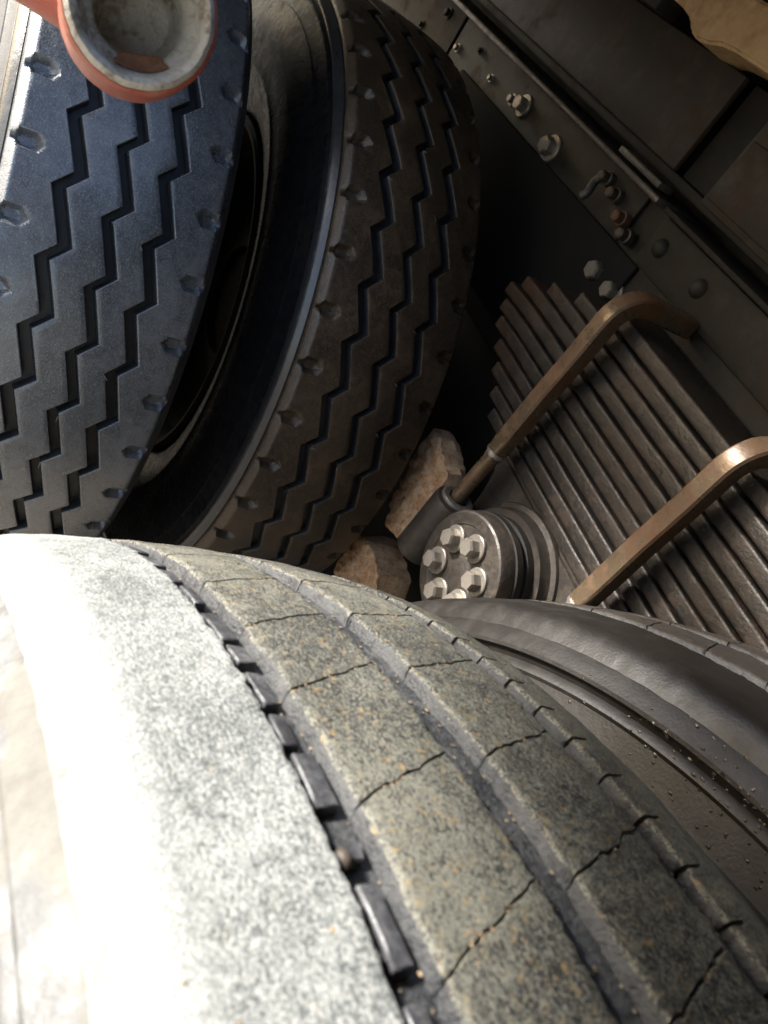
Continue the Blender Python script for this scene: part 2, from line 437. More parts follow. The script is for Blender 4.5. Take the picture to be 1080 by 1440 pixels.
def front_rib(k):
    """k = 0..3 from outboard to inboard"""
    exl = breaks(FG[k - 1][1]) if k > 0 else []
    exr = breaks(FG[k][1]) if k < 3 else []
    sh = k in (0, 3)
    ths = thetas(-10, 125, 0.25 if sh else 0.45, 1.4, exl + exr)
    sgn = 1 if k == 0 else -1
    lugph = 44.7 if k == 0 else 45.6
    def fun(th):
        if k > 0:
            c, ph, w = FG[k - 1]; yl = c - w / 2 + saw(th, ph)
        if k < 3:
            c, ph, w = FG[k]; yr = c + w / 2 + saw(th, ph)
        rf = lambda y: crown(y) + 0.00035 * fnoise(y * 25, th * 0.12, k)
        b = 0.0016
        if not sh: return rib_cols(yl, yr, 6, b, rf)
        e = sgn * 0.1075
        inner = yr if k == 0 else yl
        slope = 0.0014
        d = (e - inner)
        cols = [(inner - sgn * slope, rf(inner) - DEPTH + .0005), (inner, rf(inner) - b), (inner + sgn * b * .35, rf(inner) - b * .3), (inner + sgn * b, rf(inner))]
        nn = 18
        i0 = inner + sgn * b
        for i in range(1, nn + 1):
            t = i / nn
            y = i0 + (e - sgn * 0.003 - i0) * t
            cols.append((y, rf(y)))
        cols += [(e - sgn * 0.0012, rf(e) - 0.0008), (e, rf(e) - 0.0025), (e + sgn * 0.0045, rf(e) - 0.0085), (e + sgn * 0.0062, rf(e) - 0.012), (e + sgn * 0.0062, rf(e) - 0.016)]
        # shoulder pits
        u = ((th - lugph) / PITCH + 0.5) % 1.0 - 0.5
        dth = abs(u * PITCH)
        res = []
        for y, r in cols:
            a = abs(y - sgn * 0.096) / 0.0165
            bq = dth / 1.02
            q = max(bq, (a + 0.45 * bq)) if a < 1.4 else 9
            if q < 1.0 and abs(y) > 0.075:
                r -= 0.0100 * min(1.0, (1 - q) * 2.6)
            res.append((y, r))
        return res
    return ring_grid('tread_rib', ths, fun, -1, True, None, 32, (0,) if sh else (0, len(fun(0.0)) - 2))

# --- worn straight ribs of the rear tyres (y relative to tyre centre)
RG = [(0.0410, 0.0545), (-0.0200, -0.0040), (-0.0780, -0.0680)]     # grooves (low y, high y)
def wob(th, seed, amp=0.0015):
    return amp * fnoise(th * 0.55, seed, 0, 2) + amp * 0.8 * fnoise(th * 2.6, seed + 7, 0, 3)

def rear_surface(y, th):
    return crown(y) + 0.0006 * fnoise(y * 45, th * 0.35, 3.3, 3)

def rear_shoulder(sgn, edge, seed, nn):
    ext = [13.7 + 2.22 * k + d for k in range(-22, 28) for d in (-.085, -.055, .055, .085)] if sgn < 0 else []
    ths = thetas(-40, 75, 0.22, 1.5, ext)
    def fun(th):
        e0 = edge + wob(th, seed)
        bev = 0.0017 * (1 + 0.7 * fnoise(th * 1.7, seed + 3, 1, 2))
        rf = lambda y: rear_surface(y, th)
        fl = crown(edge) - DEPTH + 0.0004
        cols = [(e0 - sgn * 0.0022, fl), (e0 - sgn * 0.0006, rf(e0) - bev * 1.6), (e0 + sgn * bev * 0.1, rf(e0) - bev * 0.8), (e0 + sgn * bev * 0.45, rf(e0) - bev * 0.25), (e0 + sgn * bev, rf(e0))]
        i0 = e0 + sgn * bev
        for i in range(1, nn + 1):
            y = i0 + (sgn * 0.0955 - i0) * i / nn
            cols.append((y, rf(y)))
        # worn, rounded shoulder
        base = rf(sgn * 0.0955)
        for dy, dr in ((0.004, 0.0010), (0.0075, 0.0026), (0.0105, 0.0050), (0.0132, 0.0080), (0.0158, 0.0118), (0.0180, 0.0152), (0.0197, 0.0182), (0.0204, 0.0210)):
            y = 0.0955 + dy
            cols.append((sgn * y + 0.00015 * fnoise(th * .8, dy * 300, seed), base - dr + 0.00015 * fnoise(th * 1.1, dy * 100, seed + 4)))
        # narrow slits cut in the inboard shoulder edge
        if sgn < 0:
            u = ((th - 13.7) / 2.22 + 0.5) % 1.0 - 0.5
            if abs(u) < 0.03 and -35 < th < 75:
                cols = [(y, r - (0.004 if abs(y - e0) < 0.009 and i > 0 else 0)) for i, (y, r) in enumerate(cols)]
        return cols
    return ring_grid('tread_rib', ths, fun, 1, True, None, 50, (0, 1))

def rear_block(yl, yr, t0, t1, skew, seed, fine):
    """block between two cross slits; the slit angle grows by skew from yl to yr"""
    n = max(3, int((t1 - t0) / fine))
    vrows = []
    g = 0.075
    fl = crown((yl + yr) / 2) - DEPTH + 0.0004
    nu = 16 if fine < 1 else 4
    vv, ff = [], []
    rows = []
    for i in range(n + 1):
        th = t0 + (t1 - t0) * i / n
        l = yl + wob(th, seed_l(yl)); r_ = yr + wob(th, seed_l(yr))
        bl = 0.0016 * (1 + 0.7 * fnoise(th * 1.7, 31 + yl * 99, 1, 2))
        br = 0.0016 * (1 + 0.7 * fnoise(th * 1.7, 51 + yr * 99, 1, 2))
        cols = [(l + 0.0022, fl), (l + 0.0006, -bl * 1.6), (l - bl * .1, -bl * .8), (l - bl * .45, -bl * .25), (l - bl, 0.0)]
        cols = [cols[0]] + cols[1:]
        a, b = l - bl, r_ + br
        mid = [(a + (b - a) * k / nu, 0.0) for k in range(1, nu)]
        cols += mid + [(r_ + br, 0.0), (r_ + br * .45, -br * .25), (r_ + br * .1, -br * .8), (r_ - 0.0006, -br * 1.6), (r_ - 0.0022, fl)]
        rows.append((i / n, th, cols))
    def put(f, th, cols, drop, force=None, shift=0.0):
        for k, (y, dr) in enumerate(cols):
            w = (yl - y) / (yl - yr)
            wig = 0.16 * fnoise(y * 160, (t0 if f < .5 else t1) * 3.0, 2, 3)
            edge = wig * (abs(2 * f - 1) ** 2)
            tt = rad(th + skew * w + edge + shift)
            if dr > 0.1: r = dr
            else: r = rear_surface(y, th + skew * w) + dr - drop
            if force is not None: r = force
            vv.append((r * math.sin(tt), y, r * math.cos(tt)))
    nc = len(rows[0][2])
    gap = 0.012 + 0.025 * random.random()
    seq = []
    f0, th0, c0 = rows[0]; f1, th1, c1 = rows[-1]
    put(0, th0, c0, 0, fl, gap); put(0, th0, c0, 0.0009, None, gap)
    cnt = 2
    for i, (f, th, cs) in enumerate(rows):
        sh = 0.06 if i == 0 else (-0.06 if i == n else 0)
        put(f, th, cs, 0, None, sh + (gap if i == 0 else -gap if i == n else 0)); cnt += 1
    put(1, th1, c1, 0.0009, None, -gap); put(1, th1, c1, 0, fl, -gap); cnt += 2
    for i in range(cnt - 1):
        for c in range(nc - 1):
            ff.append((i * nc + c, (i + 1) * nc + c, (i + 1) * nc + c + 1, i * nc + c + 1))
    return wall_slots(mesh('tread_block', vv, ff, 50), nc, (0, 1, nc - 3, nc - 2))

def seed_l(y): return 10 + round(y * 1000)

CASING = casing_mesh('casing')
CASING.materials.append(M['casing'])
RIM = rim_mesh('rim'); RIM.materials.append(M['rim'])
DISC = disc_mesh('wheel_disc', 0.06); DISC.materials.append(M['rim'])
HUBM = lathe_me('wheel_hub', [(-.12, 0), (-.12, .115), (0.01, .12), (0.012, .14), (0.0195, .14), (0.0195, 0)], 48, 'Y', closed=False); HUBM.materials.append(M['rim'])

def part(name, me, parent, mat=None, loc=None, wall=None):
    o = bpy.data.objects.new(name, me)
    col.objects.link(o); o.parent = parent
    if loc: o.location = loc
    if mat is not None:
        if not me.materials: me.materials.append(mat)
        if wall is not None:
            if len(me.materials) < 2: me.materials.append(wall)
        o.material_slots[0].link = 'OBJECT'
        o.material_slots[0].material = mat
    return o

FFLOOR = lathe_me('groove_floor', [(y, crown(y) - DEPTH + 0.0011) for y in (-0.075, -0.05, -0.025, 0, 0.025, 0.05, 0.08)], 360, 'Y', closed=False)
BAND = lathe_me('sheen_ring', [(y + .0005, r + .0005) for y, r in ((0.1150, 0.5168), (0.1175, 0.5142), (0.1200, 0.5115), (0.1235, 0.5075), (0.1242, 0.5050), (0.1215, 0.5030))], 360, 'Y', closed=False)  # added glossy ring that catches a thin sky highlight
FRONT_RIBS = [front_rib(k) for k in range(4)]
def front_wheel(loc, rot, treadmat, sidemat, label, grp):
    w = empty('truck_wheel', loc)
    w.rotation_euler = (0, rad(rot), 0)
    tag(w, label, 'wheel', grp)
    part('casing', CASING, w, sidemat)
    part('groove_floor', FFLOOR, w, M['floor_black'])
    part('sheen_ring', BAND, w, M['band'])
    part('rubber_hairs', HAIRS, w, M['hair'])['kind'] = 'stuff'
    for me in FRONT_RIBS: part('tread_rib', me, w, treadmat, wall=M['groove_wall'])
    part('rim', RIM, w, M['rim']); part('wheel_disc', DISC, w, M['rim']); part('wheel_hub', HUBM, w, M['rim'])
    return w
def hairs_mesh():
    bm = bmesh.new()
    rnd = random.Random(5)
    for (c, ph, w), sg in ((FG[0], -1), (FG[1], -1), (FG[2], 1)):
        for k in range(0, 14):
            if rnd.random() < 0.35: continue
            th = rad(ph + (k - 2) * PITCH + 0.26 * PITCH + rnd.uniform(-.2, .4))
            y = c + sg * (w / 2 + .0015) + ZA + rnd.uniform(-.001, .003)
            r = crown(y)
            p0 = Vector((-r * math.sin(th), y, r * math.cos(th)))
            nrm = Vector((-math.sin(th), 0, math.cos(th)))
            d = (nrm * rnd.uniform(.3, .8) + Vector((rnd.uniform(-.6, .6), rnd.uniform(-1, .4), rnd.uniform(-.6, .2)))).normalized()
            ln = rnd.uniform(.004, .010)
            a = d.orthogonal().normalized() * .00045; b = d.cross(a).normalized() * .00045
            ring = []
            for t in (0, .5, 1):
                q = p0 + d * ln * t + Vector((0, 0, -.0012)) * t * t
                ring.append([bm.verts.new(q + a * (1 - .6 * t)), bm.verts.new(q + b * (1 - .6 * t)), bm.verts.new(q - (a + b) * .7 * (1 - .6 * t))])
            for u in (0, 1):
                for i in range(3):
                    j = (i + 1) % 3
                    bm.faces.new((ring[u][i], ring[u][j], ring[u + 1][j], ring[u + 1][i]))
    return from_bm('rubber_hairs', bm, 60)
HAIRS = hairs_mesh()
M['hair'] = rubber_mat('rubber_hair', (0.16, 0.16, 0.16), (0.3, 0.3, 0.3), 0.5, (0.25, 0.4))
GW = 'paired wheels on the two rear axles'
front_wheel((S2, 1.005, 0), 0, M['rubber'], M['sidewall_grey'], 'black truck wheel with deep zigzag tread, nearest the red pipe end', GW)
front_wheel((S2, 0.641, 0), 1.85, M['rubber_mud'], M['casing'], 'brown muddy zigzag tread wheel behind the black one, next to the leaf spring', GW)

# rear, worn tyres
R1 = rear_shoulder(1, RG[0][1], seed_l(RG[0][1]), 20)
R4 = rear_shoulder(-1, RG[2][0], seed_l(RG[2][0]), 7)
SL2 = [-180 + 6.0 * k for k in range(0, 32)] + [8.0, 13.8, 19.2, 24.8, 29.6, 34.7, 40.2, 46.0] + [52 + 6.1 * k for k in range(0, 21)]
SL3 = [-180 + 6.0 * k for k in range(0, 32)] + [6.4, 11.3, 15.8, 21.1, 26.7, 32.0, 37.3, 42.8] + [48.4 + 6.0 * k for k in range(0, 22)]
def blocks(slits, yl, yr, skew, seed):
    out = []
    sl = sorted(slits)
    for a, b in zip(sl, sl[1:] + [sl[0] + 360]):
        if b - a < 1.5: continue
        fine = 0.22 if (b > -15 and a < 60) else 2.0
        out.append(rear_block(yl, yr, a, b, skew, seed, fine))
    return out
B2 = blocks(SL2, RG[0][0], RG[1][1], 2.1, 1)
B3 = blocks(SL3, RG[1][0], RG[2][1], 1.8, 2)

# small rubber bars standing in the outer groove
EJ = [(43.6, 41.6), (40.6, 38.4), (37.6, 35.6), (34.6, 32.4), (31.3, 28.9), (28.2, 26.9), (26.3, 24.3), (23.8, 22.2), (21.7, 19.4), (18.3, 17.5), (16.7, 14.3), (13.5, 11.6), (10.8, 8.8), (8.0, 6.0), (5.2, 3.2)]
def ejector(a, b, k):
    rt = crown(0.048) - 0.0014 - 0.0012 * ((k * 37) % 5) / 4
    rb = crown(0.048) - DEPTH + 0.0003
    bm = bmesh.new()
    yb, yt = 0.0446 + 0.0006 * ((k * 13) % 4), 0.0518 + 0.0005 * ((k * 7) % 3)
    n = 3
    lo, hi = min(a, b), max(a, b)
    ring = []
    for i in range(n + 1):
        t = rad(lo + (hi - lo) * i / n)
        q = []
        for y, r in ((yb - 0.0008, rb), (yt + 0.0008, rb), (yt, rt), (yb, rt - 0.0006)):
            q.append(bm.verts.new((r * math.sin(t), y + 0.0004 * math.sin(k + i), r * math.cos(t))))
        ring.append(q)
    for i in range(n):
        for c in range(4):
            d = (c + 1) % 4
            bm.faces.new((ring[i][c], ring[i][d], ring[i + 1][d], ring[i + 1][c]))
    bm.faces.new(ring[0]); bm.faces.new(ring[-1])
    es = [e for e in bm.edges if e.calc_length() > 0.003]
    bmesh.ops.bevel(bm, geom=es, offset=0.0006, segments=1, affect='EDGES')
    return from_bm('groove_bar', bm, 40)
EJM = [ejector(a, b, k) for k, (a, b) in enumerate(EJ)]

def crumbs_mesh(name, spots):
    bm = bmesh.new()
    for (y, th, size, dr) in spots:
        r = crown(y) + dr
        t = rad(th)
        ret = bmesh.ops.create_icosphere(bm, subdivisions=1, radius=size)
        mx = Matrix.Translation((r * math.sin(t), y, r * math.cos(t))) @ Matrix.Rotation(t, 4, 'Y') @ Matrix.Rotation(random.random() * 6, 4, 'Z') @ Matrix.Diagonal((random.uniform(.6, 1.6), random.uniform(.6, 1.5), random.uniform(.2, .5), 1))
        for v in ret['verts']:
            v.co = mx @ (v.co * (1 + 0.5 * noise.noise(v.co * 900 + Vector((th, y, 0)))))
    return from_bm(name, bm, 40)
spots = []
for sl, yl, yr, sk in ((SL2, RG[0][0], RG[1][1], 2.1), (SL3, RG[1][0], RG[2][1], 1.8)):
    for a in sl:
        if not -5 < a < 48: continue
        for q in range(70):
            w = random.random()
            if fnoise(a * 3, w * 4, 2, 2) < -0.05: continue
            spots.append((yl + (yr - yl) * w, a + sk * w + random.gauss(0, 0.22), random.uniform(0.0002, 0.0006), -0.0003))
for lo, hi in RG:
    for q in range(150):
        th = random.uniform(-5, 45)
        spots.append((random.uniform(lo, hi), th, random.uniform(0.0003, 0.0008), -0.0058 + 0.0004))
for q in range(60):
    spots.append((random.uniform(-.1, .1), random.uniform(0, 45), random.uniform(0.0003, 0.0008), -0.0001))
CR = crumbs_mesh('dirt_crumbs', spots)
# pale pebble caught in the outer groove
pb = bmesh.new()
ret = bmesh.ops.create_icosphere(pb, subdivisions=2, radius=0.0027)
t = rad(17.6)
for v in ret['verts']:
    v.co = v.co * (1 + 0.35 * noise.noise(v.co * 420))
    v.co = Vector((v.co.x * 1.3, v.co.y * .8, v.co.z)) + Vector(((R - .0045) * math.sin(t), 0.0515, (R - .0045) * math.cos(t)))
PEB = from_bm('pebble', pb, 60)

M['wetmud'] = rubber_mat('wet_mud', (0.028, 0.019, 0.012), (0.06, 0.042, 0.026), 0.6, (0.18, 0.4), 6)
def splash_mesh():
    bm = bmesh.new()
    rnd = random.Random(11)
    for q in range(190):
        th = rad(rnd.gauss(17, 6)); rr_ = rnd.choice((0.5035, 0.4985, 0.505, 0.512, 0.48, 0.49, 0.52)) + rnd.gauss(0, .006)
        # height of the sidewall at this radius
        yy = None
        for (ya, ra), (yb, rb) in zip(SIDE, SIDE[1:]):
            if min(ra, rb) <= rr_ <= max(ra, rb):
                yy = ya + (yb - ya) * ((rr_ - ra) / (rb - ra) if rb != ra else 0); break
        if yy is None: continue
        ret = bmesh.ops.create_icosphere(bm, subdivisions=1, radius=rnd.uniform(.0005, .0014))
        mx = Matrix.Translation((rr_ * math.sin(th), yy, rr_ * math.cos(th))) @ Matrix.Diagonal((rnd.uniform(.7, 1.8), rnd.uniform(.25, .5), rnd.uniform(.6, 1.4), 1))
        for v in ret['verts']: v.co = mx @ (v.co * (1 + .6 * noise.noise(v.co * 700 + Vector((q, 0, 0)))))
    return from_bm('mud_splashes', bm, 60)
SPL = splash_mesh()
FLOOR = lathe_me('groove_floor', [(y, crown(y) - 0.0058) for y in (-0.085, -0.06, -0.03, 0, 0.03, 0.06)], 360, 'Y', closed=False)
def rear_wheel(loc, rot, treadmat, outermat, sidemat, label, full):
    w = empty('truck_wheel', loc)
    w.rotation_euler = (0, rad(rot), 0)
    tag(w, label, 'wheel', GW)
    part('casing', CASING, w, sidemat)
    part('groove_floor', FLOOR, w, M['groove'])
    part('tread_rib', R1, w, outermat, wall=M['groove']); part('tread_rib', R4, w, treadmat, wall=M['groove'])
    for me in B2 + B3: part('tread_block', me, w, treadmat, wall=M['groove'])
    if full:
        for me in EJM: part('groove_bar', me, w, M['ejector'])
        o = part('dirt_crumbs', CR, w, M['dirt']); o['kind'] = 'stuff'
        part('pebble', PEB, w, M['hub'])
    else:
        part('mud_splashes', SPL, w, M['wetmud'])['kind'] = 'stuff'
    part('rim', RIM, w, M['rim']); part('wheel_disc', DISC, w, M['rim']); part('wheel_hub', HUBM, w, M['rim'])
    return w
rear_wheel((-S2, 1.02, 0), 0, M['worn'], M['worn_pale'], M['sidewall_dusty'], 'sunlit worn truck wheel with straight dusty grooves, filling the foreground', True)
rear_wheel((-S2, 0.675, 0), 3.3, M['worn_brown'], M['sidewall_dark'], M['sidewall_dark'], 'shaded worn wheel with smooth grey-brown shoulder behind the sunlit wheel', False)

# ------------------------------------------------------------------ ground
gv, gf = [], []
N = 60
for i in range(N + 1):
    for j in range(N + 1):
        x = (i / N - .5); y = (j / N - .5)
        x = math.copysign(abs(2 * x) ** 3 * 120, x); y = math.copysign(abs(2 * y) ** 3 * 120, y)
        gv.append((x, y, -0.535 + 0.012 * fnoise(x * 1.3, y * 1.3)))
for i in range(N):
    for j in range(N):
        a = i * (N + 1) + j
        gf.append((a, a + 1, a + N + 2, a + N + 1))
g = link('ground', mesh('ground', gv, gf), M['ground'])
tag(g, 'dry brown earth under the truck', None, None, 'structure')

# ------------------------------------------------------------------ leaf spring
TX = -0.060
sp = empty('leaf_spring', (TX, 0.445, 0.25))
tag(sp, 'stack of dark steel spring leaves under the chassis rail', 'leaf spring')
NL = 11
for k in range(NL):
    zt = 0.479 - 0.0212 * k            # top of the leaf
    th = 0.0178
    xe = (.100, .150, .205, .255, .275, .262, .250, .222, .195, .168, .145)[k] - TX
    xs_ = -0.50 + 0.016 * k
    n = 36
    vv, ff = [], []
    y0, y1 = 0.405 + 0.001 * math.sin(k * 2.3), 0.490 + 0.0012 * math.sin(k * 1.7)
    sec = []
    rr = 0.0038
    for sy, yy in ((1, y1), (-1, y0)):
        for sz in ((-1, 1) if sy > 0 else (1, -1)):
            for a in range(5):
                q = PI / 2 * a / 4
                ca, sa = (math.sin(q), math.cos(q)) if (sz < 0) == (sy > 0) else (math.cos(q), math.sin(q))
                sec.append((yy - sy * rr + sy * rr * ca * 0.7 + sy * rr * .3, sz * (th / 2 - rr + rr * sa)))
    for i in range(n + 1):
        x = xs_ + (xe - xs_) * i / n
        drop = 0.42 * max(0, abs(x) - 0.24) ** 2
        taper = 1.0
        for (y, z) in sec:
            wz = 0.0005 * fnoise(x * 20, k * 3, y * 40)
            vv.append((x, y - 0.445 + 0.0006 * fnoise(x * 30, k * 5, 1), zt - th / 2 - 0.25 - drop + z * taper + wz))
    ns = len(sec)
    for i in range(n):
        for c in range(ns):
            d = (c + 1) % ns
            ff.append((i * ns + c, i * ns + d, (i + 1) * ns + d, (i + 1) * ns + c))
    ff.append(tuple(range(ns))); ff.append(tuple(range(n * ns, (n + 1) * ns)))
    link('spring_leaf', mesh('spring_leaf', vv, ff, 45), M['spring'], sp)

# ------------------------------------------------------------------ hex bolt (unit built along +Y)
def hex_bolt_meshes(af, h, wr):
    bm = bmesh.new()
    r = af / math.sqrt(3)
    prof = [(0, r), (h * 0.8, r), (h, r * 0.86)]
    rings = []
    for (t, q) in prof:
        rings.append([bm.verts.new((q * math.cos(PI / 3 * k), t, q * math.sin(PI / 3 * k))) for k in range(6)])
    for a, b in zip(rings, rings[1:]):
        for k in range(6):
            l = (k + 1) % 6
            bm.faces.new((a[k], a[l], b[l], b[k]))
    bm.faces.new(rings[0]); bm.faces.new(rings[-1])
    head = from_bm('bolt_head', bm, 20)
    w = lathe_me('washer', [(-0.004, 0.0), (-0.004, wr), (-0.0008, wr), (0.0002, wr * .94), (0.0002, 0.0)], 28, 'Y', closed=False)
    return head, w
BH, BW = hex_bolt_meshes(0.0215, 0.0140, 0.0180)
def bolt(parent, loc, rot=0.0, tilt=0.0, sc=1.0, mat=None):
    h = part('bolt', BH, parent, mat or M['bolt'])
    h.location = loc; h.rotation_euler = (tilt, rot, 0); h.scale = (sc,) * 3
    w = part('washer', BW, h, mat or M['bolt'])
    return h

# ------------------------------------------------------------------ trunnion hub
CX, CZ = -0.058, 0.149
tr = empty('trunnion_hub', (CX, 0.45, CZ))
tag(tr, 'round greasy hub cover with six hex bolts at the foot of the spring', 'hub')
L = lambda y: y - 0.45
link('cover_plate', lathe_me('cover_plate', [(L(.535), 0), (L(.535), .078), (L(.553), .078), (L(.5565), .0765), (L(.558), .074), (L(.558), .060), (L(.5565), .0585), (L(.5565), .022), (L(.5575), .020), (L(.5575), 0)], 72, 'Y', sharp=30, closed=False), M['hub'], tr)
link('seal_ring', lathe_me('seal_ring', [(L(.505), .05), (L(.505), .0795), (L(.515), .0795), (L(.517), .075), (L(.522), .075), (L(.524), .0805), (L(.5335), .0805), (L(.5345), .079), (L(.5345), .05)], 72, 'Y', sharp=30), M['rail'], tr)
link('hub_flange', lathe_me('hub_flange', [(L(.470), .05), (L(.470), .098), (L(.484), .100), (L(.488), .0985), (L(.490), .092), (L(.497), .089), (L(.5045), .0885), (L(.5045), .05)], 72, 'Y', sharp=30), M['hub'], tr)
link('shaft', lathe_me('shaft', [(L(.469), 0), (L(.469), .062), (L(-.4), .062), (L(-.4), 0)], 40, 'Y', closed=False), M['rail'], tr)
for k in range(6):
    a = rad(28 + 60 * k)
    bolt(tr, (0.041 * math.cos(a), L(0.5612), 0.041 * math.sin(a)), random.random(), 0.0, 1.0)
# saddle carrying the spring, with two upright sleeves for the U-bolts
bm = bmesh.new()
for (x, z) in [(-.165, .096), (.150, .096), (.150, .078), (.135, .070), (.125, .03), (.118, -.055), (.085, -.095), (-.085, -.095), (-.118, -.055), (-.145, .03), (-.15, .070), (-.165, .078)]:
    bm.verts.new((x, L(.400), z))
f = bm.faces.new(bm.verts)
ex = bmesh.ops.extrude_face_region(bm, geom=[f])
for v in ex['geom']:
    if isinstance(v, bmesh.types.BMVert): v.co.y = L(.484)
bmesh.ops.bevel(bm, geom=list(bm.edges), offset=0.004, segments=2, affect='EDGES')
link('saddle', from_bm('saddle', bm, 35), M['hub'], tr)
for sx in (0.0535 - CX, -0.185 - CX):
    link('bolt_sleeve', lathe_me('bolt_sleeve', [(-.085, .0), (-.085, .030), (.010, .0305), (.016, .029), (.018, .025), (.018, .0)], 32, 'Z', c=(sx, L(.523), 0), closed=False, rough=.0008), M['hub'], tr)
    link('sleeve_lip', lathe_me('sleeve_lip', [(.0185, .0145), (.0185, .0235), (.0215, .0240), (.0235, .022), (.0235, .0145)], 32, 'Z', c=(sx, L(.523), 0)), M['bolt'], tr)
    link('sleeve_web', from_bm('sleeve_web', box_bm(sx - .018, sx + .018, L(.480), L(.512), -.08, .005, .003)), M['hub'], tr)

# ------------------------------------------------------------------ U-bolts
def ubolt(x, label):
    u = empty('u_bolt', (x, 0.523, 0.17))
    tag(u, label, 'bolt', 'rusty clamp bars across the spring')
    pts, rad_, = [], []
    zs = [0.150, 0.20, 0.245, 0.255, 0.268, 0.30, 0.36, 0.42, 0.470]
    for z in zs: pts.append((0.0006 * math.sin(z * 40), 0, z - 0.17))
    c = 0.034
    for k in range(1, 9):
        a = PI / 2 * k / 8
        pts.append((0, -c + c * math.cos(a), 0.470 - 0.17 + c * math.sin(a)))
    pts += [(0, -0.06, 0.504 - 0.17), (0, -0.112, 0.504 - 0.17)]
    for i, q in enumerate(pts):
        z = q[2] + 0.17
        rad_.append(0.0106 if z < 0.25 else 0.0106 + min(1, (z - 0.25) / 0.02) * 0.0014)
    me = tube_me('clamp_bar', pts, rad_, 28, 35, squash=lambda i: 2.0 if pts[i][2] + 0.17 < 0.252 else (3.0 if pts[i][2] + .17 < 0.262 else 7.0))
    link('clamp_bar', me, M['ubolt'], u)
    # bare band where the flattened bar turns round
    link('bare_band', lathe_me('bare_band', [(0.083, .0104), (0.083, .0116), (0.087, .0136), (0.091, .0138), (0.091, .0104)], 24, 'Z'), M['steel'], u)
    return u
ubolt(0.0555, 'rusty brown clamp bar standing in the sleeve of the bolted hub')
ubolt(-0.186, 'rusty clamp bar at the right edge, its foot hidden behind the shaded wheel')

# ------------------------------------------------------------------ chassis rail
rl = empty('chassis_rail', (0, 0.40, 0.30))
tag(rl, 'dark bolted chassis rail running diagonally above the spring', 'chassis rail')
rl_off = Vector((0, -0.40, -0.30))
def rbox(name, x0, x1, y0, y1, z0, z1, mat, bev=0.0015, parent=rl):
    return box(name, x0, x1, y0 - .40, y1 - .40, z0 - .30, z1 - .30, mat, parent, bev)
rbox('web_panel', -1.6, 0.945, 0.388, 0.396, 0.26, 0.572, M['rail'])
rbox('web_panel', 0.957, 1.9, 0.388, 0.396, 0.26, 0.572, M['rail'])
rbox('backing_strip', 0.90, 1.0, 0.380, 0.3875, 0.27, 0.57, M['rail'])
rbox('upper_flange', 0.215, 1.9, 0.330, 0.428, 0.5735, 0.583, M['railedge'], 0.003)
rbox('upper_flange', -1.6, 0.205, 0.330, 0.420, 0.5735, 0.581, M['rail'], 0.003)
rbox('lower_flange', -1.6, 1.9, 0.300, 0.387, 0.25, 0.259, M['rail'], 0.003)
rbox('hanger_bracket', -0.42, 0.62, 0.335, 0.362, -0.36, 0.248, M['rail'], 0.004)
rbox('joint_plate', -0.9, 0.205, 0.3965, 0.4085, 0.505, 0.572, M['rail'], 0.0055)
rbox('dark_sheet', 0.192, 0.86, 0.3965, 0.4035, 0.29, 0.5035, M['nearblack'], 0.004)  # added near-black sheet; the rail's dark zone is put into its colour
rbox('stiffener', 0.255, 0.305, 0.3965, 0.404, 0.5045, 0.571, M['rail'], 0.003)
rbox('edge_strip', 0.225, 0.330, 0.404, 0.432, 0.588, 0.597, M['railedge'], 0.002)
for x in (0.176, 0.085, -0.10):
    link('rivet', lathe_me('rivet', [(0.0035, 0), (0.0035, .0125), (0.008, .0105), (0.0115, .006), (0.0125, 0)], 20, 'Y', c=(x, 0.005, 0.540 - .30), closed=False), M['rail'], rl)
for (x, z, s_, mt) in [(0.629, .535, 1.0, 'bolt'), (0.502, .522, 1.15, 'bolt'), (0.666, .529, .55, 'bolt'), (0.76, .527, .4, 'bolt'), (0.84, .545, .4, 'rail'), (0.92, .52, .45, 'bolt'), (1.02, .55, .6, 'rail'), (1.10, .50, .45, 'rail'),
                      (0.247, .460, 1.1, 'bolt'), (0.202, .458, 1.0, 'bolt')]:
    bolt(rl, (x, 0.0, z - .30), random.random(), 0, s_, M[mt])
# fittings and air hose on the rail
fx = [(0.335, .552), (0.300, .545), (0.262, .531), (0.235, .520)]
for i, (x, z) in enumerate(fx):
    link('hose_fitting', lathe_me('hose_fitting', [(0.004, 0), (0.004, .010), (.014, .010), (.015, .0075), (.026, .0075), (.028, .0055), (.028, 0)], 16, 'Y', c=(x, 0, z - .30), closed=False), M['hub'] if i != 2 else M['rust_dark'], rl)
hp = [(0.335 + 0.004 * math.sin(k), 0.020 + 0.002 * k, .552 - .30 - 0.006 * k) for k in range(7)]
link('air_hose', tube_me('air_hose', hp, 0.006, 12), M['hose'], rl)

# ------------------------------------------------------------------ tipping body above
bd = empty('tipping_body', (0, 0.41, 0.62))
tag(bd, 'dusty brown underside of the truck body above the chassis rail', 'truck body')
def bbox(name, x0, x1, y0, y1, z0, z1, mat, bev=0.002):
    return box(name, x0, x1, y0 - .41, y1 - .41, z0 - .62, z1 - .62, mat, bd, bev)
bbox('side_panel', 0.252, 2.2, 0.395, 0.405, 0.612, 0.735, M['subframe'], 0.003)
bbox('recess_panel', 0.180, 0.2515, 0.375, 0.385, 0.612, 0.735, M['rail'], 0.002)
bbox('side_panel', -2.2, 0.1795, 0.395, 0.405, 0.606, 0.735, M['subframe'], 0.003)
bbox('door_strip', -0.4, 0.172, 0.4055, 0.4085, 0.615, 0.690, M['subframe'], 0.002)
bbox('long_beam', 0.43, 2.2, 0.40, 0.44, 0.7355, 0.775, M['rail'], 0.004)
bbox('sill', -2.2, 2.2, 0.33, 0.3945, 0.598, 0.6115, M['rail'], 0.003)
